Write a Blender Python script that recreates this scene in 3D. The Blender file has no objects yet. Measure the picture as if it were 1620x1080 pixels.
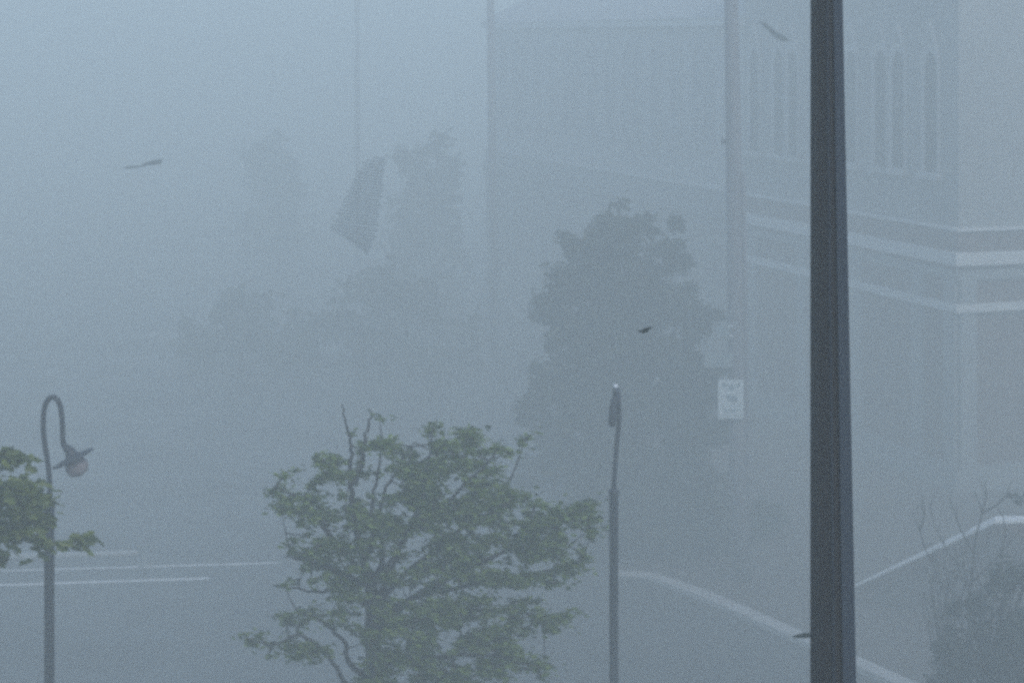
import bpy, bmesh, math, random
from mathutils import Vector, Matrix, noise

random.seed(7)
SC = bpy.context.scene
COL = SC.collection
F = 2600.0      # focal length in photo pixels (photo 1620 wide)
H = 11.7        # camera height above the street

def P(px, py, Y):
    """photo pixel + distance -> world point"""
    return Vector(((px - 810.0) * Y / F, Y, H - (py - 60.0) * Y / F))
def G(px, py, z=0.0):
    """photo pixel -> point on the ground"""
    Y = F * (H - z) / (py - 60.0)
    return Vector(((px - 810.0) * Y / F, Y, z))

# ------------------------------------------------------------ materials
def mat(name, col, rough=.7, var=.15, scale=6.0, metal=0.0, bump=0.0, bscale=40.0, spec=.4, stretch=(1, 1, 1), subsurf=0):
    m = bpy.data.materials.new(name); m.use_nodes = True
    nt = m.node_tree; N = nt.nodes; L = nt.links
    b = N['Principled BSDF']
    b.inputs['Roughness'].default_value = rough
    b.inputs['Metallic'].default_value = metal
    b.inputs['Specular IOR Level'].default_value = spec
    tc = N.new('ShaderNodeTexCoord'); mp = N.new('ShaderNodeMapping')
    mp.inputs['Scale'].default_value = stretch
    L.new(tc.outputs['Object'], mp.inputs['Vector'])
    n = N.new('ShaderNodeTexNoise'); n.inputs['Scale'].default_value = scale
    n.inputs['Detail'].default_value = 6; n.inputs['Roughness'].default_value = .65
    L.new(mp.outputs['Vector'], n.inputs['Vector'])
    r = N.new('ShaderNodeValToRGB')
    r.color_ramp.elements[0].position = .3; r.color_ramp.elements[1].position = .7
    r.color_ramp.elements[0].color = tuple(c * (1 - var) for c in col) + (1,)
    r.color_ramp.elements[1].color = tuple(min(1, c * (1 + var)) for c in col) + (1,)
    L.new(n.outputs['Fac'], r.inputs['Fac']); L.new(r.outputs['Color'], b.inputs['Base Color'])
    if bump:
        n2 = N.new('ShaderNodeTexNoise'); n2.inputs['Scale'].default_value = bscale; n2.inputs['Detail'].default_value = 5
        L.new(mp.outputs['Vector'], n2.inputs['Vector'])
        bp = N.new('ShaderNodeBump'); bp.inputs['Strength'].default_value = bump; bp.inputs['Distance'].default_value = .02
        L.new(n2.outputs['Fac'], bp.inputs['Height']); L.new(bp.outputs['Normal'], b.inputs['Normal'])
    return m

def leaf_mat(name, c0, c1):
    m = bpy.data.materials.new(name); m.use_nodes = True
    nt = m.node_tree; N = nt.nodes; L = nt.links
    b = N['Principled BSDF']; b.inputs['Roughness'].default_value = .5
    g = N.new('ShaderNodeNewGeometry'); r = N.new('ShaderNodeValToRGB')
    r.color_ramp.elements[0].color = c0 + (1,); r.color_ramp.elements[1].color = c1 + (1,)
    L.new(g.outputs['Random Per Island'], r.inputs['Fac']); L.new(r.outputs['Color'], b.inputs['Base Color'])
    t = N.new('ShaderNodeBsdfTranslucent'); L.new(r.outputs['Color'], t.inputs['Color'])
    mx = N.new('ShaderNodeMixShader'); mx.inputs[0].default_value = .3
    L.new(b.outputs[0], mx.inputs[1]); L.new(t.outputs[0], mx.inputs[2])
    L.new(mx.outputs[0], N['Material Output'].inputs['Surface'])
    return m

def asphalt_mat():
    m = mat('wet_asphalt', (.055, .058, .060), .45, .10, .35, bump=.25, bscale=60)
    nt = m.node_tree; N = nt.nodes; L = nt.links; b = N['Principled BSDF']
    tc = N.new('ShaderNodeTexCoord'); mp = N.new('ShaderNodeMapping'); mp.inputs['Scale'].default_value = (.5, .6, 1)
    n = N.new('ShaderNodeTexNoise'); n.inputs['Scale'].default_value = .6; n.inputs['Detail'].default_value = 4
    L.new(tc.outputs['Object'], mp.inputs['Vector']); L.new(mp.outputs['Vector'], n.inputs['Vector'])
    r = N.new('ShaderNodeMapRange'); r.inputs[1].default_value = .42; r.inputs[2].default_value = .62
    r.inputs[3].default_value = .32; r.inputs[4].default_value = .55
    L.new(n.outputs['Fac'], r.inputs[0]); L.new(r.outputs[0], b.inputs['Roughness'])
    return m

def brick_mat(name, c1, c2, mortar, rough=.8):
    m = bpy.data.materials.new(name); m.use_nodes = True
    nt = m.node_tree; N = nt.nodes; L = nt.links; b = N['Principled BSDF']; b.inputs['Roughness'].default_value = rough
    tc = N.new('ShaderNodeTexCoord'); sx = N.new('ShaderNodeSeparateXYZ'); cx = N.new('ShaderNodeCombineXYZ')
    ad = N.new('ShaderNodeMath'); ad.operation = 'ADD'
    L.new(tc.outputs['Object'], sx.inputs[0]); L.new(sx.outputs['X'], ad.inputs[0]); L.new(sx.outputs['Y'], ad.inputs[1])
    L.new(ad.outputs[0], cx.inputs['X']); L.new(sx.outputs['Z'], cx.inputs['Y'])
    br = N.new('ShaderNodeTexBrick'); br.inputs['Scale'].default_value = 1
    br.inputs['Brick Width'].default_value = .42; br.inputs['Row Height'].default_value = .16; br.inputs['Mortar Size'].default_value = .008
    br.inputs['Color1'].default_value = c1 + (1,); br.inputs['Color2'].default_value = c2 + (1,); br.inputs['Mortar'].default_value = mortar + (1,)
    L.new(cx.outputs[0], br.inputs['Vector'])
    n = N.new('ShaderNodeTexNoise'); n.inputs['Scale'].default_value = .7; n.inputs['Detail'].default_value = 6
    L.new(tc.outputs['Object'], n.inputs['Vector'])
    mx = N.new('ShaderNodeMixRGB'); mx.blend_type = 'MULTIPLY'; mx.inputs[0].default_value = .35
    L.new(br.outputs['Color'], mx.inputs[1]); L.new(n.outputs['Fac'], mx.inputs[2]); L.new(mx.outputs[0], b.inputs['Base Color'])
    return m

M = {}
M['asphalt'] = asphalt_mat()
M['sidewalk'] = mat('wet_concrete_walk', (.085, .070, .062), .5, .2, 1.2, bump=.2)
M['kerb'] = mat('kerb_concrete', (.40, .40, .39), .6, .12, 3, bump=.2)
M['paint'] = mat('road_paint', (.72, .72, .70), .6, .25, 5)
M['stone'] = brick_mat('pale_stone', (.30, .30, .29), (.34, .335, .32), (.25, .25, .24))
M['hazed_stone'] = brick_mat('hazed_stone', (.50, .50, .49), (.56, .555, .54), (.45, .45, .44))  # nave copy of the stone, lightened so the colour carries the haze
M['hazed_brick'] = brick_mat('hazed_brick', (.24, .225, .21), (.28, .26, .24), (.24, .23, .22))  # nave copy of the brick, haze put into its colour
M['trim'] = mat('white_trim', (.60, .60, .58), .6, .06, 4)
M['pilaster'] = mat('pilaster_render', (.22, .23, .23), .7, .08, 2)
M['brick'] = brick_mat('purple_brick', (.125, .070, .055), (.165, .095, .075), (.12, .09, .078))
M['coping'] = mat('coping_paint', (.85, .86, .85), .5, .05, 4)
M['sign_faded'] = mat('sign_faded', (.19, .22, .22), .6, .15, 4)
M['hazed_glass'] = mat('hazed_leaded_glass', (.27, .28, .29), .5, .1, 2, spec=.4)  # paler than the tower glass, haze mixed into the colour
M['window_stone'] = mat('window_stone', (.42, .42, .41), .7, .08, 3)
M['glass'] = mat('dark_glass', (.018, .02, .025), .3, .3, 2, spec=.3)
M['roof'] = mat('hazed_slate', (.36, .37, .38), .6, .25, 3, bump=.3, bscale=12)  # slate lightened in colour to stand in for haze
M['darksteel'] = M.setdefault('strip_steel', mat('blue_steel_strip', (.034, .044, .060), .55, .2, 3, stretch=(1, 1, .2))) and mat('dark_steel', (.016, .013, .013), .5, .25, 5, metal=.0, stretch=(1, 1, .15), bump=.1)
M['lampsteel'] = mat('lamp_steel', (.030, .036, .048), .5, .15, 6)
M['globe'] = mat('globe_glass', (.26, .22, .225), .25, .06, 8)
M['galv'] = mat('galvanised_cap', (.75, .76, .78), .35, .1, 8)
M['wood'] = mat('weathered_pole_wood', (.17, .16, .165), .85, .25, 5, stretch=(1, 1, .1), bump=.3)
M['signwhite'] = mat('sign_white', (.52, .56, .55), .45, .05, 4)
M['signdark'] = mat('sign_dark_marks', (.17, .23, .25), .5, .1, 4)
M['bark'] = mat('wet_bark', (.040, .038, .036), .8, .35, 12, stretch=(1, 1, .25), bump=.4)
M['maple'] = leaf_mat('maple_leaves', (.018, .042, .008), (.20, .28, .045))
M['near'] = leaf_mat('near_leaves', (.04, .07, .008), (.20, .25, .03))
M['dark_leaf'] = leaf_mat('dark_foliage', (.014, .018, .004), (.045, .052, .012))
M['bush_leaf'] = leaf_mat('bush_foliage', (.012, .022, .016), (.04, .055, .035))
M['debris'] = mat('debris_grey', (.045, .06, .065), .6, .2, 4)
M['deadleaf'] = mat('torn_leaf', (.008, .018, .012), .6, .3, 20)

# ------------------------------------------------------------ helpers
def link(name, bm, material, parent=None, smooth=False):
    me = bpy.data.meshes.new(name); bm.to_mesh(me); bm.free()
    me.materials.append(material)
    if smooth:
        for p in me.polygons: p.use_smooth = True
    o = bpy.data.objects.new(name, me); COL.objects.link(o)
    if parent: o.parent = parent
    return o
def tag(o, label=None, cat=None, group=None, kind=None):
    if label: o['label'] = label
    if cat: o['category'] = cat
    if group: o['group'] = group
    if kind: o['kind'] = kind
    return o
def thing(name, label, cat, loc, group=None):
    o = bpy.data.objects.new(name, None); COL.objects.link(o); o.location = loc
    o.empty_display_size = .3
    return tag(o, label, cat, group)

def tube(bm, pts, radii, n=10, cap=True):
    pts = [Vector(p) for p in pts]
    rings = []; ref = None
    for i, p in enumerate(pts):
        a = pts[max(i - 1, 0)]; b = pts[min(i + 1, len(pts) - 1)]
        t = (b - a).normalized()
        if ref is None:
            ref = Vector((0, 1, 0)) if abs(t.y) < .9 else Vector((1, 0, 0))
        u = (ref - t * ref.dot(t)).normalized(); ref = u
        v = t.cross(u)
        r = radii[i] if isinstance(radii, (list, tuple)) else radii
        rings.append([bm.verts.new(p + (u * math.cos(2 * math.pi * k / n) + v * math.sin(2 * math.pi * k / n)) * r) for k in range(n)])
    for i in range(len(rings) - 1):
        for k in range(n):
            bm.faces.new((rings[i][k], rings[i][(k + 1) % n], rings[i + 1][(k + 1) % n], rings[i + 1][k]))
    if cap:
        bm.faces.new(rings[0][::-1]); bm.faces.new(rings[-1])
def box(bm, c, s, mtx=None):
    vs = []
    for x in (-1, 1):
        for y in (-1, 1):
            for z in (-1, 1):
                v = Vector((x * s[0] / 2, y * s[1] / 2, z * s[2] / 2))
                if mtx: v = mtx @ v
                vs.append(bm.verts.new(v + Vector(c)))
    for f in ((0, 1, 3, 2), (4, 6, 7, 5), (0, 4, 5, 1), (2, 3, 7, 6), (0, 2, 6, 4), (1, 5, 7, 3)):
        bm.faces.new([vs[i] for i in f])
def prism(bm, poly, z0, z1):
    lo = [bm.verts.new((p[0], p[1], z0)) for p in poly]; hi = [bm.verts.new((p[0], p[1], z1)) for p in poly]
    n = len(poly)
    for i in range(n): bm.faces.new((lo[i], lo[(i + 1) % n], hi[(i + 1) % n], hi[i]))
    bm.faces.new(lo[::-1]); bm.faces.new(hi)
def lathe(bm, prof, n=20, mtx=None):
    rings = []
    for r, z in prof:
        ring = []
        for k in range(n):
            v = Vector((r * math.cos(2 * math.pi * k / n), r * math.sin(2 * math.pi * k / n), z))
            ring.append(bm.verts.new(mtx @ v if mtx else v))
        rings.append(ring)
    for i in range(len(rings) - 1):
        for k in range(n):
            bm.faces.new((rings[i][k], rings[i][(k + 1) % n], rings[i + 1][(k + 1) % n], rings[i + 1][k]))
    bm.faces.new(rings[0][::-1]); bm.faces.new(rings[-1])
def spline(pts, sub=5):
    pts = [Vector(p) for p in pts]; out = []
    for i in range(len(pts) - 1):
        p0 = pts[max(i - 1, 0)]; p1 = pts[i]; p2 = pts[i + 1]; p3 = pts[min(i + 2, len(pts) - 1)]
        for k in range(sub):
            t = k / sub
            out.append(.5 * ((2 * p1) + (p2 - p0) * t + (2 * p0 - 5 * p1 + 4 * p2 - p3) * t * t + (3 * p1 - p0 - 3 * p2 + p3) * t ** 3))
    out.append(pts[-1]); return out

# ------------------------------------------------------------ ground
bm = bmesh.new()
# a gently uneven sheet, flat to a few millimetres near the street
S = 300
for x0, x1, y0, y1 in ((-S, S, -60, 540),):
    vs = [bm.verts.new(p) for p in ((x0, y0, 0), (x1, y0, 0), (x1, y1, 0), (x0, y1, 0))]
    bm.faces.new(vs)
tag(link('road', bm, M['asphalt']), kind='structure')

def strip_pts(line, w):
    """left/right offsets of a ground polyline"""
    L_, R_ = [], []
    for i, p in enumerate(line):
        a = line[max(i - 1, 0)]; b = line[min(i + 1, len(line) - 1)]
        t = (b - a); t.z = 0; t.normalize(); n = Vector((-t.y, t.x, 0))
        L_.append(p + n * w / 2); R_.append(p - n * w / 2)
    return L_, R_
kerb_line = spline([G(1560, 1140), G(1430, 1088), G(1285, 1022), G(1150, 962), G(1050, 921), G(1015, 911.5), G(985, 909), G(965, 908)], 8)
def kerb(name, line, w, z1):
    bm = bmesh.new(); L_, R_ = strip_pts(line, w); z0 = .002
    rows = [[bm.verts.new((p.x, p.y, z)) for p, z in ((r, z0), (r, z1 - .02), (r + (l - r) * .12, z1), (l, z1), (l, z0))] for l, r in zip(L_, R_)]
    for a, b in zip(rows, rows[1:]):
        for k in range(4): bm.faces.new((a[k], b[k], b[k + 1], a[k + 1]))
    return tag(link(name, bm, M['kerb']), kind='structure')
# wide pale kerb on the right half, tapering to an ordinary one along the far street
def kerb_var():
    bm = bmesh.new(); rows = []
    n = len(kerb_line)
    for i, p in enumerate(kerb_line):
        f = min(1, max(0, (p.x - 1.2) / 2.4)); w = .04 + .27 * f
        a = kerb_line[max(i - 1, 0)]; b = kerb_line[min(i + 1, n - 1)]
        t = (b - a); t.z = 0; t.normalize(); nn = Vector((-t.y, t.x, 0))
        l = p + nn * w / 2; r = p - nn * w / 2; z1 = .02 + .11 * min(1, max(0, (p.x - 1.5) / 2.5))
        rows.append([bm.verts.new((q.x, q.y, z)) for q, z in ((l, .002), (l, z1 - .02), (l + (r - l) * .1, z1), (r, z1), (r, .002))])
    for a, b in zip(rows, rows[1:]):
        for k in range(4): bm.faces.new((a[k + 1], b[k + 1], b[k], a[k]))
    return tag(link('kerb', bm, M['kerb']), kind='structure')
kerb_var()
# pavement behind the kerb up to the church
bm = bmesh.new()
front = [p for p in kerb_line if p.x > -8]
back = [Vector((-8, 60, 0)), Vector((40, 60, 0)), Vector((40, 20, 0)), Vector((13, 20, 0))]
pz = lambda p: .012 + .105 * min(1, max(0, (p.x - 1.5) / 2.5))
loop = [Vector((p.x, p.y + .03, pz(p))) for p in front][::-1]
ring = [bm.verts.new(p) for p in loop] + [bm.verts.new((p.x, p.y, p.z)) for p in [Vector((13, 18, .12)), Vector((60, 18, .12)), Vector((60, 110, .12)), Vector((1, 110, .012))]]
f = bm.faces.new(ring); bmesh.ops.triangulate(bm, faces=[f])
tag(link('pavement', bm, M['sidewalk']), kind='structure')

def paint_line(name, a, b, w, z=.004):
    bm = bmesh.new(); t = (b - a).normalized(); n = Vector((-t.y, t.x, 0)) * w / 2
    k = 24; prev = None
    for i in range(k + 1):
        p = a + (b - a) * i / k; ww = 1 + random.uniform(-.12, .12)
        cur = [bm.verts.new((*(p + n * ww).xy, z)), bm.verts.new((*(p - n * ww).xy, z))]
        if prev: bm.faces.new((prev[0], cur[0], cur[1], prev[1]))
        prev = cur
    return tag(link(name, bm, M['paint']), kind='structure')
paint_line('lane_line', G(-300, 911.5), G(440, 890), .10)
paint_line('lane_line', G(-300, 935), G(330, 914.5), .13)

# raised median nose on the far side
bm = bmesh.new()
a, b = G(-500, 893), G(212, 876)
t = (b - a).normalized(); n = Vector((-t.y, t.x, 0)) * .08
prism(bm, [(a + n)[:2], (a - n)[:2], (b - n)[:2], (b + t * .08)[:2], (b + n)[:2]], .13, .30) if False else prism(bm, [(a - n)[:2], (b - n)[:2], (b + t * .08)[:2], (b + n)[:2], (a + n)[:2]], .002, .06)
tag(link('median_kerb', bm, M['kerb']), kind='structure')
# pale bollard at the nose
bp = G(228, 894)
t = thing('bollard', 'short pale plastic bollard at the end of the kerb beyond the street', 'bollard', bp)
bm = bmesh.new(); lathe(bm, [(.12, 0), (.12, .05), (.06, .07), (.05, .40), (.045, .42)], 14); link('post', bm, M['sign_faded'], t, True)
bm = bmesh.new(); lathe(bm, [(.052, .42), (.056, .45), (.03, .475), (.005, .48)], 14); link('cap', bm, M['sign_faded'], t, True)

# ------------------------------------------------------------ church
C0 = Vector((11.4, 42.0)); U = Vector((-.4115, 1)); V = Vector((1, .28)).normalized()
Ul = U.normalized(); NL = Vector((-Ul.y, Ul.x)); NF = Vector((V.y, -V.x))   # outward normals of the side and front walls
if NL.x > 0: NL = -NL
def foot(t0, t1, depth, d=0.0, dback=0.0):
    """footprint between depths t0..t1 along the side wall, grown by d on side and front"""
    a = C0 + U * t0; b = C0 + U * t1
    # solve corner for offset d on both faces
    det = NL.x * NF.y - NL.y * NF.x
    off = Vector(((d * NF.y - NL.y * d) / det, (NL.x * d - d * NF.x) / det))
    a2 = a + off; b2 = b + NL * d + Ul * dback
    return [a2, a2 + V * depth, b2 + V * depth, b2]
church = thing('church_building', 'pale stone church with narrow pointed windows and a brick lower storey with white bands', 'church', (C0.x, C0.y, 0))
O = Vector((C0.x, C0.y))
def cpart(name, bm, m, parent=church, **k):
    if parent is church:
        bmesh.ops.translate(bm, verts=bm.verts, vec=(-C0.x, -C0.y, 0))
    bmesh.ops.recalc_face_normals(bm, faces=bm.faces)
    return link(name, bm, m, parent, **k)
TT = 10.0; TEND = 30.5
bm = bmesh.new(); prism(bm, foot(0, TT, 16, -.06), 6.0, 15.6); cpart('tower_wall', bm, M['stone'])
bm = bmesh.new(); prism(bm, foot(TT, TEND, 14, -.10), 6.0, 12.1); cpart('nave_wall', bm, M['hazed_stone'])
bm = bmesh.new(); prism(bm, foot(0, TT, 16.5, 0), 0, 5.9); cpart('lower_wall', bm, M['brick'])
bm = bmesh.new(); prism(bm, foot(TT + .004, TEND, 16.5, -.02), 0, 5.9); cpart('lower_wall', bm, M['hazed_brick'])
def band(name, z0, z1, d, m, m2=None):  # m2: flatter nave colour that imitates fading into haze
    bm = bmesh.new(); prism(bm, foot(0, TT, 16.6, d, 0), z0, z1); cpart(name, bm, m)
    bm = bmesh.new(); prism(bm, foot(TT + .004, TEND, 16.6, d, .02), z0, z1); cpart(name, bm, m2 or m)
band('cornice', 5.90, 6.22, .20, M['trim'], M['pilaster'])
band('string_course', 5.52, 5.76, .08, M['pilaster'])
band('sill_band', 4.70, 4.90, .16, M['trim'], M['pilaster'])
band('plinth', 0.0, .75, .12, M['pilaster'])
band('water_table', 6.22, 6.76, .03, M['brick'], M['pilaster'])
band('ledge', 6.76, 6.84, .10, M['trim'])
# tower parapet and small string line
bm = bmesh.new(); prism(bm, foot(0, TT, 16.1, .05, .05), 15.6, 15.95); cpart('parapet', bm, M['trim'])
# nave eave and roof
bm = bmesh.new(); prism(bm, foot(TT + .1, TEND, 14.1, .22, .1), 12.1, 12.34); cpart('gutter', bm, M['trim'])
bm = bmesh.new()
ft = foot(TT + .1, TEND, 14.1, .30, .15)
a, d_, c_, b_ = ft
r0 = (a + d_) / 2; r1 = (b_ + c_) / 2
v = [bm.verts.new((p.x, p.y, 12.345)) for p in (a, d_, c_, b_)] + [bm.verts.new((p.x, p.y, 15.9)) for p in (r0, r1)]
for fc in ((0, 4, 5, 3), (1, 2, 5, 4), (0, 1, 4), (3, 5, 2), (0, 3, 2, 1)): bm.faces.new([v[i] for i in fc])
cpart('roof', bm, M['roof'])
# pilasters of the lower storey
tp = [.22, 1.5, 4.1, 6.7, 9.3, 11.9, 14.5, 17.1, 19.7, 22.3, 24.9, 27.5, 29.9]
def wall_box(bm, tc, w, z0, z1, d0, d1, base=C0, direc=Ul, nrm=NL):
    c = base + (U if direc is Ul else V) * tc
    pts = [c - direc * w / 2 + nrm * d0, c - direc * w / 2 + nrm * d1, c + direc * w / 2 + nrm * d1, c + direc * w / 2 + nrm * d0]
    prism(bm, pts, z0, z1)
for q in tp:
    bm = bmesh.new(); wall_box(bm, q, .46, .752, 5.515, .002, .11)
    bmesh.ops.recalc_face_normals(bm, faces=bm.faces)
    cpart('pilaster', bm, M['pilaster'])
for q in (.25, 4.2, 8.2):
    bm = bmesh.new(); wall_box(bm, q, .46, .752, 5.515, .002, .11, direc=V, nrm=NF)
    cpart('pilaster', bm, M['pilaster'])
# lancet windows: frame (hood, jambs, sill) + glass pane
def lancet(base, dirv, nrm, w, z0, z1, hood=True, gm='glass'):
    """pointed window centred at base (2D) on the wall"""
    hw = w / 2; zs = z1 - w * .9
    def arch(hw_, ztop, zs_):
        pts = [(-hw_, z0), (-hw_, zs_)]
        for k in range(1, 6):
            a = k / 5; pts.append((-hw_ * math.cos(a * math.pi / 2), zs_ + (ztop - zs_) * (math.sin(a * math.pi / 2) * .75 + a * .25)))
        right = [(-x, z) for x, z in pts[:-1]][::-1]
        return pts + right
    def w3(x, z, d): q = base + dirv * x + nrm * d; return (q.x - C0.x, q.y - C0.y, z)
    inner = arch(hw, z1, zs); outer = arch(hw + .09, z1 + .22, zs + .03)
    bm = bmesh.new()
    rows = []
    for (xi, zi), (xo, zo) in zip(inner, outer):
        rows.append([bm.verts.new(w3(xo, zo, 0.0)), bm.verts.new(w3(xo, zo, .09)), bm.verts.new(w3(xi, zi, .06)), bm.verts.new(w3(xi, zi, .0))])
    for r0_, r1_ in zip(rows, rows[1:]):
        for k in range(3): bm.faces.new((r0_[k], r1_[k], r1_[k + 1], r0_[k + 1]))
    if hood:   # little gablet spike over the arch
        for sx in (-1, 1):
            a_ = [w3(sx * (hw + .12), zs + .30, .10), w3(sx * (hw + .04), zs + .30, .10), w3(0, z1 + .62, .10), w3(0, z1 + .80, .10)]
            b_ = [w3(sx * (hw + .12), zs + .30, .0), w3(sx * (hw + .04), zs + .30, .0), w3(0, z1 + .62, .0), w3(0, z1 + .80, .0)]
            va = [bm.verts.new(p) for p in a_]; vb = [bm.verts.new(p) for p in b_]
            bm.faces.new(va)
            for k in range(4): bm.faces.new((va[k], va[(k + 1) % 4], vb[(k + 1) % 4], vb[k]))
    bmesh.ops.recalc_face_normals(bm, faces=bm.faces)
    fr = link('window', bm, M['window_stone'], church)
    bm = bmesh.new(); bm.faces.new([bm.verts.new(w3(x, z, .012)) for x, z in inner])
    link('pane', bm, M[gm], fr)
    bm = bmesh.new()
    c = [w3(-hw - .2, 0, 0), w3(hw + .2, 0, 0), w3(hw + .2, 0, .2), w3(-hw - .2, 0, .2)]
    prism(bm, [(p[0], p[1]) for p in c], z0 - .2, z0 - .02); bmesh.ops.recalc_face_normals(bm, faces=bm.faces)
    link('sill', bm, M['window_stone'], fr)
    # transom bar
    bm = bmesh.new(); c = [w3(-hw, 0, .014), w3(hw, 0, .014), w3(hw, 0, .05), w3(-hw, 0, .05)]
    prism(bm, [(p[0], p[1]) for p in c], z0 + (z1 - z0) * .53, z0 + (z1 - z0) * .55); bmesh.ops.recalc_face_normals(bm, faces=bm.faces)
    link('transom', bm, M['pilaster'], fr)
for k in range(8):
    for q in (1.07, 2.40, 3.15, 4.47):
        tq = q + 4.87 * k
        if tq > TEND - .6: continue
        d = -.06 if tq < TT - .4 else -.10
        if TT - .4 < tq < TT + .4: continue
        lancet(C0 + U * tq + NL * (d + .002), Ul, NL, .54, 8.2, 11.35, tq < TT, 'glass' if tq < TT else 'hazed_glass')
# belfry opening on the tower front
lancet(C0 + V * 3.1 + NF * (-.058), V, NF, 1.3, 11.4, 14.6, False)

# ------------------------------------------------------------ entrance steps with coped side wall
A = Vector((7.02, 34.05)); Bq = Vector((9.35, 31.8)); dirw = (Bq - A).normalized(); nw = Vector((dirw.y, -dirw.x))
if nw.y > 0: nw = -nw
Lw = (Bq - A).length
st = thing('entrance_steps', 'outdoor steps with a sloping side wall topped by a bright white coping', 'steps', (A.x, A.y, .12))
def sw(s, z, d):
    if s <= Lw - .2: q = A + dirw * s - nw * d
    else:   # the landing turns and runs level to the right
        q = A + dirw * Lw + Vector((1, .02)) * (s - Lw) + Vector((.35, .94)) * d
    return (q.x - A.x, q.y - A.y, z - .12)
bm = bmesh.new()
prof = [(0, .12), (0, .30), (Lw, 2.32), (Lw + 5.0, 2.32), (Lw + 5, .12)]
fa = [bm.verts.new(sw(s, z, 0)) for s, z in prof]; fb = [bm.verts.new(sw(s, z, .22)) for s, z in prof]
bm.faces.new(fa); bm.faces.new(fb[::-1])
for i in range(5): bm.faces.new((fa[i], fb[i], fb[(i + 1) % 5], fa[(i + 1) % 5]))
bmesh.ops.recalc_face_normals(bm, faces=bm.faces); link('side_wall', bm, M['brick'], st)
bm = bmesh.new()
cl = [(-.05, .26), (Lw, 2.325), (Lw + 5.05, 2.325)]
rows = []
for s, z in cl:
    rows.append([bm.verts.new(sw(s, z, -.04)), bm.verts.new(sw(s, z + .06, -.04)), bm.verts.new(sw(s, z + .06, .26)), bm.verts.new(sw(s, z, .26))])
for a_, b_ in zip(rows, rows[1:]):
    for k in range(4): bm.faces.new((a_[k], b_[k], b_[(k + 1) % 4], a_[(k + 1) % 4]))
bm.faces.new(rows[0][::-1]); bm.faces.new(rows[-1])
bmesh.ops.recalc_face_normals(bm, faces=bm.faces); link('coping', bm, M['coping'], st)
bm = bmesh.new()
for k in range(13):
    s0 = k * Lw / 13; z = .12 + 2.0 * (k + 1) / 13
    o_ = Vector((A.x, A.y)); q0 = A + dirw * s0 - nw * .222; q1 = A + dirw * Lw - nw * .222
    pts = [q0 - o_, q1 - o_, q1 - nw * 2.4 - o_, q0 - nw * 2.4 - o_]
    prism(bm, [(p[0], p[1]) for p in pts], z - 2.0 / 13 - .12 + (.001 if k else 0), z - .12)
bmesh.ops.recalc_face_normals(bm, faces=bm.faces); link('steps', bm, M['sidewalk'], st)

# ------------------------------------------------------------ poles
# near dark steel pole, eight-sided and tapered
YP = 5.0
pt = P(1306.5, 0, YP); pb = P(1316.5, 1080, YP)
dz = (pb - pt) / (pb.z - pt.z)
def at_z(z): return pt + dz * (z - pt.z)
base = at_z(0)
t = thing('steel_pole', 'dark tapered steel pole standing close in front, right of centre', 'pole', base)
bm = bmesh.new()
zs = [0.04, 4, H - 2.0, H + .12, 14.0]
rad_at = lambda z: .0467 + (H + .115 - z) * (.0667 - .0467) / 2.077
tube(bm, [at_z(z) - base for z in zs], [max(.02, rad_at(z)) for z in zs], 8)
for v_ in bm.verts: pass
link('shaft', bm, M['darksteel'], t)
bm = bmesh.new(); rows = []
for z in zs[1:]:
    q = at_z(z) - base; rr_ = max(.02, rad_at(z))
    rows.append([bm.verts.new(q + Vector((a_ * rr_, b_ * rr_, 0))) for a_, b_ in ((.30, -1.0), (1.0, -.50), (1.0, -.38), (.30, -.88))])
for a_, b_ in zip(rows, rows[1:]):
    for k in range(4): bm.faces.new((a_[k], a_[(k + 1) % 4], b_[(k + 1) % 4], b_[k]))
bm.faces.new(rows[0][::-1]); bm.faces.new(rows[-1]); bmesh.ops.recalc_face_normals(bm, faces=bm.faces)
link('side_strip', bm, M['strip_steel'], t)  # flat strip on the right front, bluer and lighter than the shaft
bm = bmesh.new(); box(bm, (0, 0, .02), (.62, .62, .04)); link('base_plate', bm, M['darksteel'], t)
for sx in (-1, 1):
    for sy in (-1, 1):
        bm = bmesh.new(); lathe(bm, [(.022, .04), (.022, .085), (.012, .086), (.012, .11)], 6, Matrix.Translation((sx * .25, sy * .25, 0))); link('bolt', bm, M['galv'], t)
bm = bmesh.new()
ra = [at_z(z) - base + Vector((-.004 * 0 - .1 * rad_at(z), -rad_at(z) * .985, 0)) for z in zs[1:]]
tube(bm, ra, .0035, 6); link('seam', bm, M['lampsteel'], t)

# utility pole
YU = 35.2
pt = P(1157, 0, YU); pb = P(1171, 915, YU); slope = (pb - pt) / (pb.z - pt.z)
uz = lambda z: pt + slope * (z - pt.z)
ub = uz(.12)
t = thing('utility_pole', 'grey wooden utility pole carrying white signs, in front of the church', 'pole', ub)
bm = bmesh.new(); zz = [0, 3, 6, 9, 12, 14.6]
tube(bm, [uz(z + .12) - ub for z in zz], [.20, .195, .185, .17, .155, .145], 16); link('shaft', bm, M['wood'], t, True)
bm = bmesh.new(); tube(bm, [uz(z + .12) - ub + Vector((.19, -.09, 0)) for z in (0, 3, 6, 8.7)], .045, 8); link('conduit', bm, M['wood'], t, True)
bm = bmesh.new(); bq = P(1146, 228, YU) - ub; tube(bm, [bq + Vector((0, -.05, .05)), bq + Vector((.12, -.03, 0)), bq + Vector((.2, 0, -.1))], .035, 8); box(bm, bq + Vector((-.02, -.05, .06)), (.12, .1, .1)); link('bracket', bm, M['lampsteel'], t)
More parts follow.
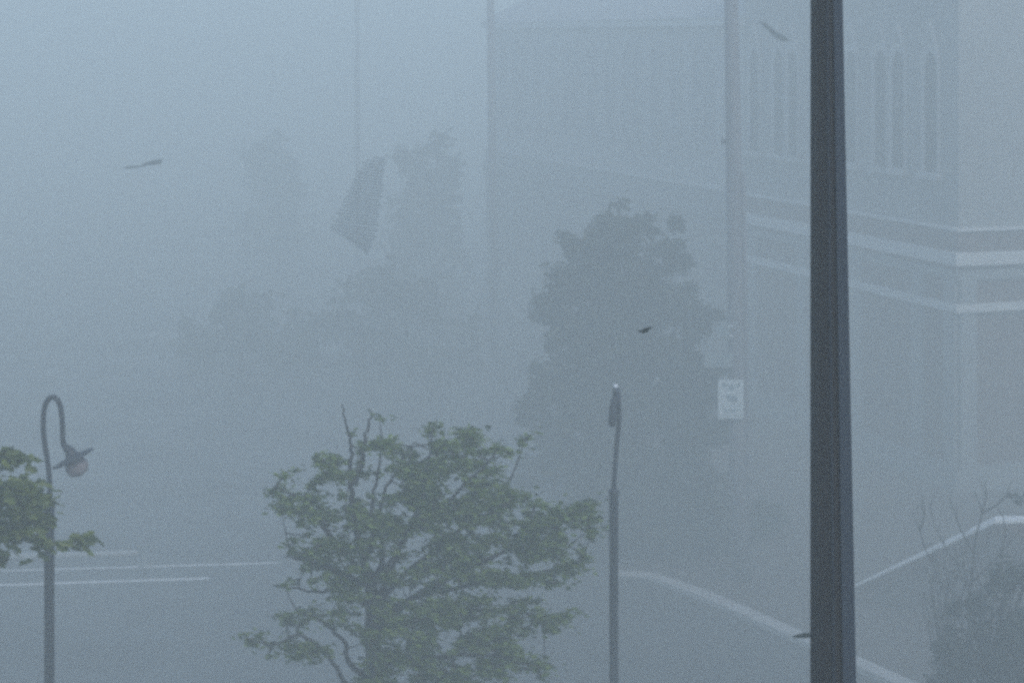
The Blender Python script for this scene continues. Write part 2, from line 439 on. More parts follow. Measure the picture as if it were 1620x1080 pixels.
def sign(label, cat, cx, cy, w, h, marks, name='sign', tilt=0, pm='signwhite'):
    c = P(cx, cy, YU - .28)
    s = thing(name, label, cat, c)
    s.rotation_euler = (0, tilt, 0)
    bm = bmesh.new()
    r = .03; pts = []
    for (sx, sz, a0) in ((1, 1, 0), (-1, 1, 90), (-1, -1, 180), (1, -1, 270)):
        for k in range(4):
            a = math.radians(a0 + k * 30); pts.append((sx * (w / 2 - r) + r * math.cos(a), sz * (h / 2 - r) + r * math.sin(a)))
    fa = [bm.verts.new((x, -.006, z)) for x, z in pts]; fb = [bm.verts.new((x, .006, z)) for x, z in pts]
    bm.faces.new(fa); bm.faces.new(fb[::-1])
    for i in range(len(pts)): bm.faces.new((fa[i], fb[i], fb[(i + 1) % len(pts)], fa[(i + 1) % len(pts)]))
    bmesh.ops.recalc_face_normals(bm, faces=bm.faces)
    link('panel', bm, M[pm], s)
    bm = bmesh.new()
    for poly in marks:
        bm.faces.new([bm.verts.new((x * w, -.010, z * h)) for x, z in poly])
    link('markings', bm, M['signdark'], s)
    for z in (-.25, .25):
        bm = bmesh.new(); box(bm, ((1157 - cx) / 71.0 * .5, .06, z * h), (abs(1157 - cx) / 71.0 + .04, .10, .03)); link('strap', bm, M['galv'], s)
    return s
def blob(cx, cz, rx, rz, n=9, j=.25):
    return [(cx + rx * math.cos(a) * random.uniform(1 - j, 1 + j), cz + rz * math.sin(a) * random.uniform(1 - j, 1 + j)) for a in [-k * 2 * math.pi / n for k in range(n)]]
rct = lambda x0, x1, z0, z1: [(x0, z0), (x1, z0), (x1, z1), (x0, z1)]
sign('white upright rectangular sign with dark worn markings, lowest and largest on the utility pole', 'sign', 1156, 631, .54, .82,
     [blob(-.22, .36, .10, .06), blob(.02, .30, .16, .07), blob(.28, .36, .08, .05), blob(-.05, .06, .16, .05), blob(.16, .0, .13, .09), blob(.05, -.03, .2, .03),
      rct(-.36, .36, -.17, -.155), rct(-.30, .34, -.30, -.26), rct(-.30, .2, -.35, -.325), rct(-.42, .42, -.435, -.42)])
sign('pale wide plate with faint greenish lines, middle of the three on the utility pole', 'sign', 1136, 569, .60, .31,
     [rct(-.4, -.1, .2, .32), rct(-.02, .36, .2, .3), rct(-.35, .3, -.28, -.2)], pm='sign_faded')
sign('small pale plate with a dark round mark, highest of the three on the utility pole', 'sign', 1141, 524, .36, .42, [blob(-.02, .12, .24, .17)], pm='sign_faded')

# far poles
for (x0, x1, Y, r, lab) in ((565, 566, 88, .14, 'thin far pole barely visible in the haze, left of centre'), (776, 783, 60, .16, 'thick far pole barely visible in the haze at centre')):
    pt = P(x0, 0, Y); pb = P(x1, 60 + H * F / Y, Y)
    d = (pb - pt) / (pb.z - pt.z); bb = pt + d * (0 - pt.z)
    bm = bmesh.new(); tube(bm, [Vector((0, 0, 0)), d * 7, d * 15], [r * 1.1, r, r * .8], 12)
    o = link('far_pole', bm, M['wood'], None, True); o.location = bb
    tag(o, lab, 'pole')

# ------------------------------------------------------------ street lamps
KS = .605
def lamp_base(t, shaft_top, r=.065):
    bm = bmesh.new()
    lathe(bm, [(.17, 0), (.17, .12), (.14, .16), (.13, .55), (.09, .62), (r + .01, .9), (r, 1.0), (r, shaft_top - .03), (r + .008, shaft_top - .02), (r + .008, shaft_top), (.028, shaft_top + .015)], 18)
    link('post', bm, M['lampsteel'], t, True)
YL = 14.2
lb = P(78, 60 + H * F / YL, YL)
t = thing('street_lamp', 'street lamp with tall looped neck and tilted hanging shade, on the left', 'street lamp', lb)
rel = lambda x, y: P(x, y, YL) - lb
lamp_base(t, rel(78, 795).z, .072 * KS)
bm = bmesh.new()
hook = spline([rel(78, 797), rel(78.5, 765), rel(76, 735), rel(70.5, 700), rel(68.5, 672), rel(70.5, 645), rel(77, 631), rel(86, 628.5), rel(94, 638), rel(97.5, 655), rel(99, 680), rel(100, 700), rel(105, 712)], 6)
tube(bm, hook, [.038 * KS for i in range(len(hook))], 12); link('neck', bm, M['lampsteel'], t, True)
ax = (rel(122, 738) - rel(111, 714)).normalized()
hub = rel(114, 721)
q = Vector((0, 0, -1)).rotation_difference(ax); mt = Matrix.Translation(hub) @ q.to_matrix().to_4x4() @ Matrix.Scale(KS, 4)
bm = bmesh.new(); lathe(bm, [(.03, .16), (.07, .10), (.085, .03), (.10, .0), (.30, -.025), (.315, -.045), (.30, -.05), (.09, -.03), (.05, -.04)], 28, mt)
tube(bm, [rel(103, 706), hub + Vector((0, 0, .02))], .03, 10)
link('shade', bm, M['lampsteel'], t, True)
bm = bmesh.new(); lathe(bm, [(.06, -.045), (.13, -.07), (.165, -.14), (.16, -.21), (.12, -.27), (.05, -.305), (.01, -.31)], 24, mt); link('globe', bm, M['globe'], t, True)

YM = 15.0
lb = P(971, 60 + H * F / YM, YM)
t = thing('street_lamp', 'street lamp seen edge-on with narrow head and pale tip, beside the green tree', 'street lamp', lb)
rel = lambda x, y, dy=0: P(x, y, YM + dy) - lb
lamp_base(t, rel(971, 775).z, .068 * KS)
bm = bmesh.new()
hook = spline([rel(971, 777), rel(973, 740), rel(976, 700), rel(979, 665), rel(979, 635), rel(977, 618, .1), rel(974, 612, .3), rel(973, 616, .55), rel(973, 630, .68), rel(972, 645, .7)], 5)
tube(bm, hook, .036 * KS, 12); link('neck', bm, M['lampsteel'], t, True)
bm = bmesh.new(); mt = Matrix.Translation(rel(969, 655, -.05)) @ Matrix.Rotation(.07, 4, 'Y') @ Matrix.Scale(KS, 4)
lathe(bm, [(.02, .26), (.04, .22), (.055, .10), (.06, -.08), (.05, -.17), (.02, -.19)], 16, mt); link('lamp_head', bm, M['lampsteel'], t, True)
bm = bmesh.new(); bmesh.ops.create_uvsphere(bm, u_segments=14, v_segments=8, radius=.021, matrix=Matrix.Translation(rel(974, 611, -.05))); link('tip', bm, M['galv'], t, True)

# ------------------------------------------------------------ trees
def leaf_face(bm, c, dirv, up, L_, W_):
    """one lobed leaf, folded along its midrib"""
    d = dirv.normalized(); s = d.cross(up)
    if s.length < 1e-3: s = Vector((0, 1, 0))
    s.normalize(); n = s.cross(d)
    fold = n * W_ * .25
    p = [c, c + d * L_ * .25 + s * W_ * .5 + fold, c + d * L_ * .5 + s * W_ * .28 + fold * .5, c + d * L_ * .68 + s * W_ * .42 + fold, c + d * L_,
         c + d * L_ * .68 - s * W_ * .42 + fold, c + d * L_ * .5 - s * W_ * .28 + fold * .5, c + d * L_ * .25 - s * W_ * .5 + fold]
    v = [bm.verts.new(q) for q in p]
    bm.faces.new((v[0], v[1], v[2], v[3], v[4])); bm.faces.new((v[0], v[4], v[5], v[6], v[7]))
def rvec(): return Vector((random.gauss(0, 1), random.gauss(0, 1), random.gauss(0, 1))).normalized()
def inpoly(x, y, poly):
    c = False; j = len(poly) - 1
    for i in range(len(poly)):
        if (poly[i][1] > y) != (poly[j][1] > y) and x < (poly[j][0] - poly[i][0]) * (y - poly[i][1]) / (poly[j][1] - poly[i][1]) + poly[i][0]: c = not c
        j = i
    return c
def leaf_clump(bm, c, rx, rz, n, L_, wind=.8, droop=.15):
    for _ in range(n):
        o = rvec(); k = random.random() ** .5
        p = c + Vector((o.x * rx * k, o.y * rz * 1.1 * k, o.z * rz * k))
        d = Vector((wind + random.gauss(0, .3), random.gauss(0, .35), random.gauss(-droop, .24)))
        l = L_ * random.uniform(.7, 1.6)
        leaf_face(bm, p, d, rvec(), l, l * random.uniform(.35, .65))

def build_tree(name, label, Y, base_px, trunk, limbs, polys, holes, nclump, leaf_len, leafm, seed, extra=(), clump_r=(.09, .20), per=(12, 26), wind=.8, thick=1.3, cat='tree', gz=.0, tw=.010, centre=None, maxlen=1.1, ks=1.0, core=None, ncore=0):
    random.seed(seed)
    bx, by = base_px
    base = P(bx, by, Y); base.z = gz
    t = thing(name, label, cat, base)
    cx, cy = centre
    R = max(max(abs(x - cx) for poly in polys for x, y in poly), 1)
    def depth(x, y):
        q = 1 - ((x - cx) / R) ** 2 * .8
        return max(.15, q) * thick * ks
    bmt = bmesh.new()
    nodes = []
    tr = [(P(x, y, Y) - base) for x, y, r in trunk]
    tr = [Vector((p.x, p.y, max(p.z, -.05))) for p in tr]
    sp = spline(tr, 5); rr = []
    for i in range(len(sp)):
        f = i / 5; k = min(int(f), len(trunk) - 2); rr.append(ks * (trunk[k][2] + (trunk[k + 1][2] - trunk[k][2]) * (f - k)))
    tube(bmt, sp, rr, 12)
    for p in sp: nodes.append((p, .02))
    link('trunk', bmt, M['bark'], t, True)
    bmb = bmesh.new()
    for lim in limbs:
        pts = []; m = len(lim) - 1; dy = lim[0] * 1.0
        for i, (x, y) in enumerate(lim[1:]):
            q = P(x, y, Y + ks * dy * i / max(1, m - 1)) - base; pts.append(q)
        sp = spline(pts, 5)
        sp = [p + Vector((0, 0, 0)) + (rvec() * .02 * ks if 0 < i < len(sp) - 1 else Vector()) for i, p in enumerate(sp)]
        r0 = .042 if len(lim) > 4 else .025
        tube(bmb, sp, [ks * (r0 * (1 - i / len(sp)) + .006) for i in range(len(sp))], 7)
        nodes += [(p, .01) for p in sp]
    bml = bmesh.new()
    clumps = []
    x0 = min(x for poly in polys for x, y in poly); x1 = max(x for poly in polys for x, y in poly)
    y0 = min(y for poly in polys for x, y in poly); y1 = max(y for poly in polys for x, y in poly)
    tries = 0
    while len(clumps) < nclump and tries < nclump * 60:
        tries += 1
        x = random.uniform(x0, x1); y = random.uniform(y0, y1)
        if not any(inpoly(x, y, p) for p in polys): continue
        if any((x - hx) ** 2 / a ** 2 + (y - hy) ** 2 / b ** 2 < 1 for hx, hy, a, b in holes): continue
        dv = noise.noise(Vector((x * .016, y * .040, seed)))
        if dv < -.08 and random.random() < .85: continue
        dp = depth(x, y); yy = random.uniform(-dp, dp)
        clumps.append((P(x, y, Y + yy) - base, random.uniform(*clump_r) * ks, None))
    got = 0
    while core and got < ncore:
        x = random.uniform(x0, x1); y = random.uniform(y0, y1)
        if not inpoly(x, y, core): continue
        if noise.noise(Vector((x * .016, y * .040, seed))) < -.12 and random.random() < .85: continue
        if any((x - hx) ** 2 / a ** 2 + (y - hy) ** 2 / b ** 2 < 1 for hx, hy, a, b in holes): continue
        dp = depth(x, y); clumps.append((P(x, y, Y + random.uniform(-dp, dp)) - base, random.uniform(*clump_r) * ks, None)); got += 1
    for (x, y, r, n_) in extra: clumps.append((P(x, y, Y + random.uniform(-.3, .3) * ks) - base, r * ks, n_))
    for c, r, n_ in clumps:
        # twig to the nearest limb
        best = min(nodes, key=lambda nd: (nd[0] - c).length + .3 * max(0, nd[0].z - c.z))[0]
        dvec = c - best
        if dvec.length < maxlen * 2:
            mid = best + dvec * .5 + Vector((0, 0, -.06 * dvec.length)) + rvec() * .05 * dvec.length
            tube(bmb, [best, mid, c + Vector((r * .4, 0, 0))], [ks * (tw + .004), ks * tw, ks * tw * .4], 5, False)
            nodes.append((mid, .01)); nodes.append((c, .01))
        leaf_clump(bml, c, r * 1.35, r * .75, n_ or random.randint(*per), leaf_len * ks, wind)
        leaf_clump(bml, c + Vector((r * .8, 0, 0)), r * 3.0, r * 1.5, 5, leaf_len * ks, wind)
    link('limbs', bmb, M['bark'], t, True)
    link('crown', bml, leafm, t)
    return t

outline = [(423, 760), (461, 733), (497, 720), (537, 716), (559, 696), (599, 698), (657, 707), (679, 667), (720, 672), (750, 682), (750, 711), (768, 711), (799, 704), (839, 686), (821, 704), (786, 733), (795, 769),
           (826, 782), (879, 800), (938, 784), (938, 849), (925, 902), (866, 926), (808, 938), (898, 965), (903, 990), (844, 1009), (795, 1000), (812, 1040), (862, 1045), (858, 1067), (795, 1071), (760, 1120), (556, 1120),
           (560, 1027), (560, 985), (535, 975), (500, 985), (474, 992), (424, 973), (452, 958), (528, 962), (528, 938), (480, 922), (461, 907), (440, 885), (457, 862), (452, 842), (466, 822), (434, 806)]
lowleft = [(378, 1003), (410, 1000), (450, 1022), (505, 1012), (520, 1028), (495, 1040), (430, 1043), (399, 1024)]
tuft = [(420, 916), (440, 918), (455, 930), (440, 936), (422, 932)]
maple_trunk = [(598, 60 + H * F / 14.2, .15), (596, 1200, .135), (594, 1090, .125), (590, 1000, .115), (587, 930, .09), (575, 885, .06), (562, 830, .045)]
maple_limbs = [
    (-.3, (562, 830), (556, 780), (554, 740), (556, 705), (546, 670), (542, 638)),
    (.3, (558, 765), (572, 735), (576, 700), (583, 670), (589, 650)),
    (.5, (587, 935), (604, 880), (600, 820), (612, 770), (640, 720), (655, 700)),
    (-.6, (590, 925), (635, 860), (662, 800), (675, 740), (688, 672)),
    (.9, (588, 960), (660, 890), (735, 830), (800, 770), (835, 690)),
    (-.4, (590, 985), (680, 930), (780, 880), (860, 835), (930, 800)),
    (.5, (592, 1000), (690, 975), (790, 965), (890, 975)),
    (-.9, (594, 1050), (680, 1040), (760, 1035), (855, 1055)),
    (.8, (590, 970), (690, 935), (800, 915), (905, 890)),
    (-.5, (587, 915), (545, 875), (500, 820), (470, 785), (435, 772)),
    (.8, (586, 930), (540, 905), (500, 890), (450, 880)),
    (.3, (588, 960), (545, 935), (500, 935), (430, 925)),
    (-.5, (596, 1110), (560, 1100), (541, 1071), (514, 1031), (470, 1004), (430, 1020), (385, 1006)),
    (.6, (594, 1080), (555, 1050), (545, 1018), (519, 991), (483, 970), (430, 975)),
    (.0, (575, 885), (590, 850), (588, 800), (600, 740), (603, 700)),
    (-1.1, (590, 960), (620, 900), (640, 850), (700, 800), (760, 740), (790, 720)),
]
holes = [(575, 767, 14, 16), (505, 770, 10, 8), (640, 815, 12, 8), (596, 892, 9, 14), (640, 912, 14, 9), (600, 940, 10, 7), (655, 930, 18, 10), (780, 895, 30, 5), (600, 995, 6, 10), (860, 862, 12, 6), (715, 700, 8, 12), (530, 800, 8, 8), (560, 880, 12, 8), (700, 790, 10, 6), (480, 860, 16, 10), (505, 925, 14, 8)]
build_tree('maple_tree', 'leafy green broadleaf tree tossed by wind in front of the street, centre', 14.2, (598, 2202), maple_trunk, maple_limbs, [outline, lowleft, tuft], holes, 900, .066, M['maple'], 11,
           extra=[(450, 1012, .12, 22), (480, 1025, .12, 20), (500, 1020, .1, 18), (425, 1022, .12, 22), (470, 990, .1, 16), (440, 975, .1, 16), (410, 1006, .1, 16), (500, 1045, .08, 10), (520, 985, .1, 16), (545, 990, .1, 16), (592, 655, .09, 8), (598, 663, .07, 6), (553, 683, .07, 5), (839, 687, .09, 8), (820, 703, .08, 8), (433, 775, .15, 26), (432, 800, .12, 18), (497, 720, .07, 6), (384, 1004, .10, 12), (455, 918, .09, 9), (790, 768, .08, 8), (466, 742, .07, 8),
                  (690, 672, .12, 14), (740, 690, .10, 10), (930, 795, .14, 18), (925, 830, .12, 14), (900, 968, .12, 12), (855, 1052, .13, 16)], centre=(640, 880), clump_r=(.045, .125), per=(13, 26), thick=1.2, ks=.602, ncore=400, core=[(600, 760), (650, 730), (720, 735), (790, 800), (900, 820), (925, 850), (915, 890), (840, 915), (790, 930), (790, 985), (820, 1040), (780, 1075), (760, 1120), (560, 1120), (565, 1060), (600, 1040), (600, 980), (660, 960), (690, 920), (640, 860), (560, 850), (510, 840), (520, 800)])

left_poly = [(-160, 780), (-120, 720), (-60, 690), (0, 708), (24, 716), (26, 735), (10, 750), (20, 762), (45, 760), (42, 776), (15, 780), (55, 776), (58, 790), (30, 797), (20, 805), (66, 810), (66, 826), (35, 835), (50, 838), (72, 852), (66, 866), (36, 872), (10, 876), (-40, 900), (-130, 890), (-170, 840)]
build_tree('broadleaf_tree', 'bright green tree reaching in at the left edge behind the street lamp', 12.0, (-70, 2595), [(-70, 2595, .14), (-72, 1300, .10), (-70, 1000, .09), (-68, 880, .07)],
           [(.3, (-70, 950), (-40, 880), (0, 845), (60, 858), (118, 854)), (-.4, (-68, 880), (-30, 800), (10, 790), (50, 786)), (.2, (-68, 880), (-60, 800), (-20, 740), (18, 722)), (.2, (-68, 880), (-110, 820), (-150, 800))],
           [left_poly], [(5, 800, 22, 6), (55, 800, 16, 6), (8, 748, 26, 7), (30, 776, 10, 4), (10, 832, 12, 5)], 130, .13, M['near'], 5, extra=[(117, 854, .11, 24), (127, 853, .09, 16), (36, 768, .08, 10), (48, 783, .08, 10), (57, 818, .08, 12), (10, 725, .1, 16)], centre=(-50, 800), clump_r=(.05, .12), per=(12, 22), thick=.9, ks=.6)

def leafy(name, label, Y, base_x, polys, n_cl, per, leaf_len, leafm, seed, cat='tree', thick=1.5, cr=(.2, .45), gz=.12, group=None, trunk_r=.12, holes=(), wind=.3, rag=34):
    """dense crown filled with leaf clumps in an uneven outline + trunk + a few limbs"""
    random.seed(seed)
    xs = [x for p in polys for x, y in p]; ys = [y for p in polys for x, y in p]
    cx = (min(xs) + max(xs)) / 2; R = (max(xs) - min(xs)) / 2
    base = Vector(((base_x - 810) * Y / F, Y, gz)); t = thing(name, label, cat, base, group)
    top = P(base_x, min(ys) + (max(ys) - min(ys)) * .12, Y) - base
    bm = bmesh.new(); k = 8
    pts = [Vector((top.x * i / k + random.uniform(-.06, .06) * (i > 0), 0, top.z * i / k)) for i in range(k + 1)]
    tube(bm, pts, [trunk_r * (1 - .85 * i / k) for i in range(k + 1)], 10); link('trunk', bm, M['bark'], t, True)
    bl = bmesh.new(); bb = bmesh.new(); got = 0; tries = 0
    while got < n_cl and tries < n_cl * 80:
        tries += 1
        x = random.uniform(min(xs) - 25, max(xs) + 25); y = random.uniform(min(ys) - 25, max(ys) + 5)
        jx = noise.noise(Vector((x * .03, y * .03, seed + 5))) * rag + noise.noise(Vector((x * .09, y * .09, seed + 6))) * rag * .8
        jy = noise.noise(Vector((x * .03, y * .03, seed + 7))) * rag + noise.noise(Vector((x * .09, y * .09, seed + 8))) * rag * .8
        if not any(inpoly(x + jx, y + jy, p) for p in polys): continue
        if any((x - hx) ** 2 / a ** 2 + (y - hy) ** 2 / b ** 2 < 1 for hx, hy, a, b in holes): continue
        if noise.noise(Vector((x * .02, y * .03, seed))) < -.15 and random.random() < .8: continue
        dp = math.sqrt(max(.06, 1 - ((x - cx) / R) ** 2)) * thick
        c = P(x, y, Y + random.uniform(-dp, dp)) - base
        if c.z < .15: c.z = random.uniform(.1, .4)
        r = random.uniform(*cr); got += 1
        leaf_clump(bl, c, r, r * .8, random.randint(*per), leaf_len, wind, .1)
        if got % 4 == 0:
            q = pts[min(k, max(1, int(k * (c.z / max(top.z, .1)) * .8)))]
            tube(bb, [q, q.lerp(c, .5) + Vector((0, 0, -.05)), c], [.03, .02, .008], 5, False)
    link('limbs', bb, M['bark'], t, True); link('crown', bl, leafm, t)
    return t
big = [(980, 335), (992, 350), (1000, 365), (1025, 350), (1032, 372), (1050, 385), (1088, 418), (1070, 432), (1035, 442), (1098, 455), (1098, 480), (1122, 505), (1115, 540), (1105, 560), (1120, 590), (1130, 620), (1135, 650), (1155, 680), (1150, 697), (1100, 695), (1085, 705), (1095, 730), (1125, 760), (1130, 785), (1125, 800), (1150, 830), (1150, 850), (1020, 860), (900, 850), (870, 770),
       (805, 760), (815, 720), (835, 700), (830, 640), (845, 600), (880, 590), (900, 562), (866, 520), (850, 490), (855, 465), (870, 450), (895, 440), (890, 420), (905, 405), (895, 372), (915, 385), (930, 360), (950, 350), (965, 358)]
leafy('dense_tree', 'tall dark dense tree looming grey through the rain, between the street and the church', 37.2, 990, [big], 1500, (16, 26), .17, M['dark_leaf'], 21, thick=1.4, cr=(.12, .29), trunk_r=.17, wind=.4, rag=42)
leafy('hedge_bush', 'low dark bush at the foot of the utility pole', 38.6, 1150, [[(1090, 800), (1120, 775), (1160, 800), (1185, 790), (1215, 815), (1222, 850), (1190, 862), (1080, 865)]], 110, (14, 22), .16, M['dark_leaf'], 22, 'bush', 1.0, (.15, .28), trunk_r=.04)

# far vegetation
leafy('far_tree', 'tall narrow tree, faint in the haze right of the flying panel', 75, 672, [[(640, 260), (655, 235), (690, 228), (715, 240), (722, 290), (715, 350), (710, 400), (700, 450), (690, 560), (650, 560), (640, 470), (610, 420), (625, 340)]], 240, (10, 15), .40, M['dark_leaf'], 31, thick=2, cr=(.3, .6), gz=0, group='trees lost in the haze')
leafy('far_tree', 'broad pale tree, faintest in the haze left of the flying panel', 92, 430, [[(395, 250), (420, 225), (455, 235), (470, 300), (462, 380), (450, 440), (400, 440), (392, 350)]], 200, (9, 13), .42, M['dark_leaf'], 32, thick=2, cr=(.35, .7), gz=0, group='trees lost in the haze')
leafy('far_bush', 'wide low clump of bushes, faint in the haze left of centre', 60, 420, [[(270, 545), (290, 510), (330, 475), (380, 455), (430, 470), (480, 500), (540, 520), (560, 550), (500, 567), (300, 567)]], 130, (8, 12), .30, M['dark_leaf'], 33, 'bush', 2, (.3, .6), gz=0)
leafy('far_bush', 'taller rounded clump of bushes, faint in the haze below the narrow tree', 57, 610, [[(530, 470), (560, 440), (610, 420), (660, 440), (690, 480), (740, 500), (760, 550), (740, 592), (560, 592), (530, 540)]], 150, (8, 12), .30, M['dark_leaf'], 34, 'bush', 2, (.3, .6), gz=0)

# bush bottom right and bare sapling
leafy('shrub', 'large dark shrub below the white coping in the bottom right corner', 21.0, 1560, [[(1430, 1110), (1450, 1065), (1475, 1015), (1492, 975), (1520, 935), (1545, 945), (1560, 905), (1590, 890), (1640, 880), (1700, 920), (1720, 1110), (1600, 1180), (1480, 1180)]], 420, (12, 20), .075, M['bush_leaf'], 41, 'shrub', .9, (.06, .14), gz=.0, trunk_r=.05, wind=.3, rag=20)
YS = 22.5
sb = P(1534, 60 + H * F / YS, YS)
t = thing('sapling', 'thin bare sapling with forked twigs in front of the white coping', 'tree', sb)
rs = lambda x, y, d=0: P(x, y, YS + d) - sb
bm = bmesh.new(); tube(bm, spline([Vector((0, 0, 0)), rs(1534, 1050), rs(1534, 969), rs(1536, 921), rs(1541, 876), rs(1545, 843), rs(1553, 810), rs(1541, 776)], 4), [.03 * (1 - i / 30) + .004 for i in range(29)], 8); link('trunk', bm, M['bark'], t, True)
bm = bmesh.new()
random.seed(3)
for dd, ln in ((-.2, [(1534, 925), (1512, 910), (1482, 890), (1467, 875), (1455, 840), (1442, 808)]), (.2, [(1535, 905), (1508, 884), (1490, 855), (1478, 828), (1472, 800)]), (-.3, [(1541, 876), (1524, 845), (1511, 813), (1500, 785)]),
               (.3, [(1536, 921), (1565, 895), (1582, 876), (1604, 850), (1630, 830)]), (-.1, [(1553, 812), (1580, 796), (1597, 776)]), (.1, [(1553, 812), (1560, 785), (1558, 760)]), (0, [(1534, 960), (1500, 930), (1475, 915), (1462, 895)]), (.2, [(1582, 876), (1590, 840), (1585, 810)]), (-.2, [(1455, 840), (1462, 815), (1460, 790)])):
    sp = spline([rs(x, y, dd * i / 3) for i, (x, y) in enumerate(ln)], 4)
    tube(bm, sp, [.012 * (1 - i / len(sp)) + .0035 for i in range(len(sp))], 6)
    for p in sp[4::3]:
        e = p + .8 * Vector((random.uniform(-.12, .2), random.uniform(-.1, .1), random.uniform(.1, .3))); tube(bm, [p, p.lerp(e, .5) + rvec() * .02, e], [.006, .005, .003], 5)
for _ in range(46):   # bare shoots standing out of the shrub below
    x = random.uniform(1465, 1640); y = random.uniform(930, 1010); h = random.uniform(40, 120) ; lx = random.uniform(-30, 30); d_ = random.uniform(-.4, .4)
    sp = spline([rs(1534 + (x - 1534) * .5, 1120, d_), rs(x, y, d_), rs(x + lx * .6, y - h * .55, d_), rs(x + lx, y - h, d_)], 4)
    tube(bm, sp, [.009 * (1 - i / len(sp)) + .003 for i in range(len(sp))], 5)
link('twigs', bm, M['bark'], t, True)
bm = bmesh.new()
for (x, y, n_) in ((1607, 786, 7), (1614, 792, 5), (1600, 782, 4), (1585, 905, 10), (1545, 940, 8), (1600, 925, 12)): leaf_clump(bm, rs(x, y), .12, .06, n_, .09, .8)
link('leaves', bm, M['bush_leaf'], t)

# ------------------------------------------------------------ flying debris
YD = 36.0
c0 = P(567, 325, YD)
bm = bmesh.new()
# tumbling sheet, split into slats that imitate interlace combing, ragged left and right
Lf = [(250, 592), (262, 573), (320, 546), (362, 525), (372, 532), (398, 575)]
Rt = [(250, 610), (262, 608), (320, 602), (362, 596), (380, 590), (398, 582)]
def interp(tab, y):
    for (y0, x0), (y1, x1) in zip(tab, tab[1:]):
        if y0 <= y <= y1: return x0 + (x1 - x0) * (y - y0) / (y1 - y0)
    return tab[-1][1]
y = 251
random.seed(9)
while y < 398:
    xa = interp(Lf, y) + random.uniform(-3, 3); xb = interp(Rt, y) + random.uniform(-3, 3)
    pa = P(xa, y, YD + .5) - c0; pb_ = P(xb, y, YD - .3) - c0
    m = (pa + pb_) / 2; dx = (pb_ - pa); ln = dx.length
    rot = Matrix.Rotation(math.atan2(dx.y, dx.x), 3, 'Z') @ Matrix.Rotation(.5, 3, 'X')
    box(bm, m, (ln, .034, .008), rot)
    y += 4.45
o = link('slatted_sheet', bm, M['debris']); o.location = c0
tag(o, 'torn grey slatted panel flying through the air left of centre', 'debris')
bm = bmesh.new()
for s in (.3, .72):
    pts = [P(interp(Lf, yy) * (1 - s) + interp(Rt, yy) * s, yy, YD + .5 - .8 * s) - c0 for yy in range(255, 396, 10)]
    tube(bm, pts, .005, 5)
link('cord', bm, M['debris'], o)

def scrap(label, px, py, Y, outline_, cat='leaf', name='flying_leaf', m='deadleaf'):
    c = P(px, py, Y); s = Y / F
    bm = bmesh.new()
    fa = [bm.verts.new((x * s, .006 * math.sin(x * .3) - .002, -y * s)) for x, y in outline_]
    fb = [bm.verts.new((x * s, .006 * math.sin(x * .3) + .002, -y * s)) for x, y in outline_]
    f0 = bm.faces.new(fa); f1 = bm.faces.new(fb[::-1]); n = len(fa)
    for i in range(n): bm.faces.new((fa[i], fb[i], fb[(i + 1) % n], fa[(i + 1) % n]))
    bmesh.ops.triangulate(bm, faces=[f0, f1])
    bmesh.ops.recalc_face_normals(bm, faces=bm.faces)
    o = link(name, bm, M[m]); o.location = c; tag(o, label, cat)
scrap('small black-green torn leaf flying in front of the tall dark tree', 1020, 522, 8, [(-13, 1), (-5, 0), (0, -3), (8, -5), (13, -4), (7, -1), (1, 1), (6, 3), (-2, 5), (-4, 2)])
scrap('thin dark leaf sliver flying high over the street on the left', 225, 260, 34, [(-33, 6), (-20, 3), (-4, 2), (6, -3), (22, -7), (33, -9), (31, -6), (12, -2), (30, 0), (8, 2), (-4, 5), (-20, 7)], m='debris')
scrap('dark ragged twig flying before the church, left of the steel pole', 1226, 50, 30, [(-26, -16), (-14, -13), (-6, -5), (2, 0), (14, 6), (24, 15), (10, 16), (-2, 8), (-8, 2), (-16, -6)], 'twig', 'flying_twig', 'debris')
scrap('small dark leaf flying low over the kerb beside the steel pole', 1268, 1004, 9, [(-16, 3), (-8, -1), (4, -3), (15, -4), (14, -1), (0, 1), (14, 3), (4, 5), (-6, 4)])
scrap('tiny dark leaf flying over the far kerb right of the green tree', 1268, 1034, 20, [(-3, 0), (0, -1), (3, 0), (0, 1)]) if False else None

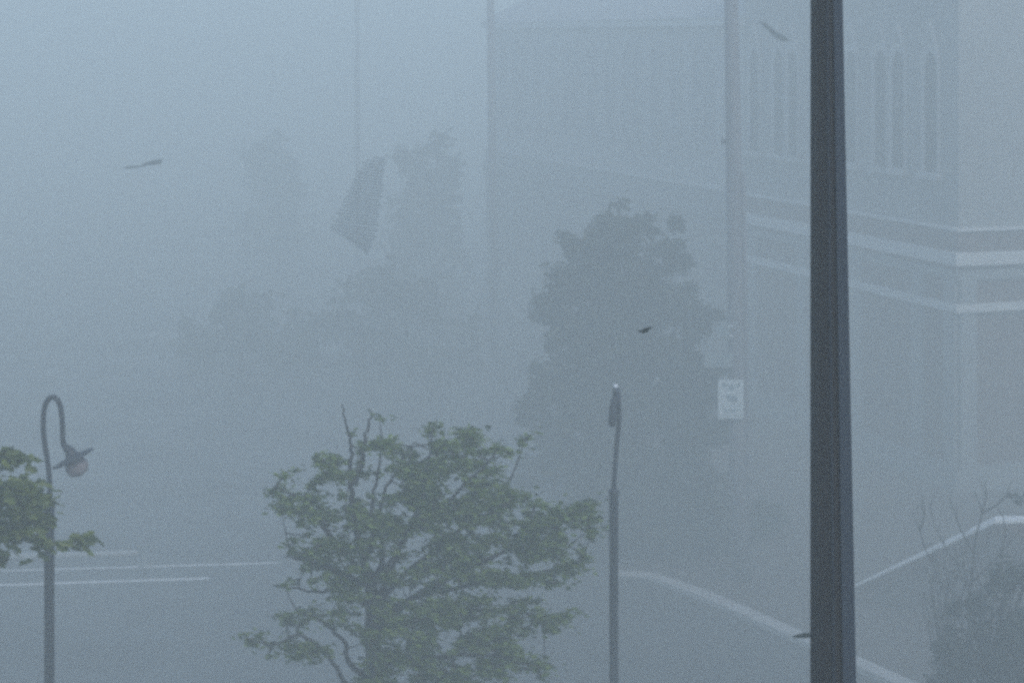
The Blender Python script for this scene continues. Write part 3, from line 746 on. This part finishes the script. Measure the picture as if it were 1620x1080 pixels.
# ------------------------------------------------------------ haze, sky, sun
bm = bmesh.new()
X0, X1, Y0, Y1, Z0, Z1 = -310, 310, -70, 550, -1.0, 16.6
box(bm, ((X0 + X1) / 2, (Y0 + Y1) / 2, (Z0 + Z1) / 2), (X1 - X0, Y1 - Y0, Z1 - Z0))
hm = bpy.data.materials.new('haze_air'); hm.use_nodes = True
nt = hm.node_tree; nt.nodes.clear()
out = nt.nodes.new('ShaderNodeOutputMaterial'); pv = nt.nodes.new('ShaderNodeVolumePrincipled')
pv.inputs['Color'].default_value = (.925, .985, .94, 1); pv.inputs['Density'].default_value = .0270
pv.inputs['Anisotropy'].default_value = .0
nt.links.new(pv.outputs[0], out.inputs['Volume'])
hz = link('haze', bm, hm); tag(hz, kind='stuff')

w = bpy.data.worlds.new('World'); SC.world = w; w.use_nodes = True
nt = w.node_tree; bg = nt.nodes['Background']
sky = nt.nodes.new('ShaderNodeTexSky'); sky.sky_type = 'NISHITA'; sky.sun_disc = False
EL, RO = math.radians(48), math.radians(150)
sky.sun_elevation = EL; sky.sun_rotation = RO; sky.air_density = 1.0; sky.dust_density = 1.0; sky.ozone_density = 1.0
nt.links.new(sky.outputs[0], bg.inputs['Color']); bg.inputs['Strength'].default_value = .10
sd = bpy.data.lights.new('sun', 'SUN'); sd.energy = .5; sd.angle = math.radians(20); sd.color = (1, .97, .93)
so = bpy.data.objects.new('sun', sd); COL.objects.link(so)
# direction towards the sun: rotation measured clockwise from +Y
dirs = Vector((math.sin(RO) * math.cos(EL), math.cos(RO) * math.cos(EL), math.sin(EL)))
so.rotation_euler = dirs.to_track_quat('Z', 'Y').to_euler(); so.location = (0, 0, 40)

cam = bpy.data.cameras.new('camera'); cam.sensor_width = 36; cam.lens = F / 1620 * 36
cam.shift_y = -(540 - 60) / 1620.0; cam.clip_end = 2000; cam.clip_start = .1
co = bpy.data.objects.new('camera', cam); COL.objects.link(co)
co.location = (0, 0, H); co.rotation_euler = (math.radians(90), 0, 0)
SC.camera = co
SC.view_settings.view_transform = 'Standard'; SC.view_settings.look = 'None'; SC.view_settings.gamma = 1
SC.view_settings.exposure = 0.92
cy = SC.cycles
cy.volume_bounces = 6; cy.max_bounces = 10; cy.diffuse_bounces = 3; cy.transmission_bounces = 4
cy.use_denoising = False
try: cy.denoiser = 'OPENIMAGEDENOISE'
except Exception: pass
cy.filter_width = 3.2
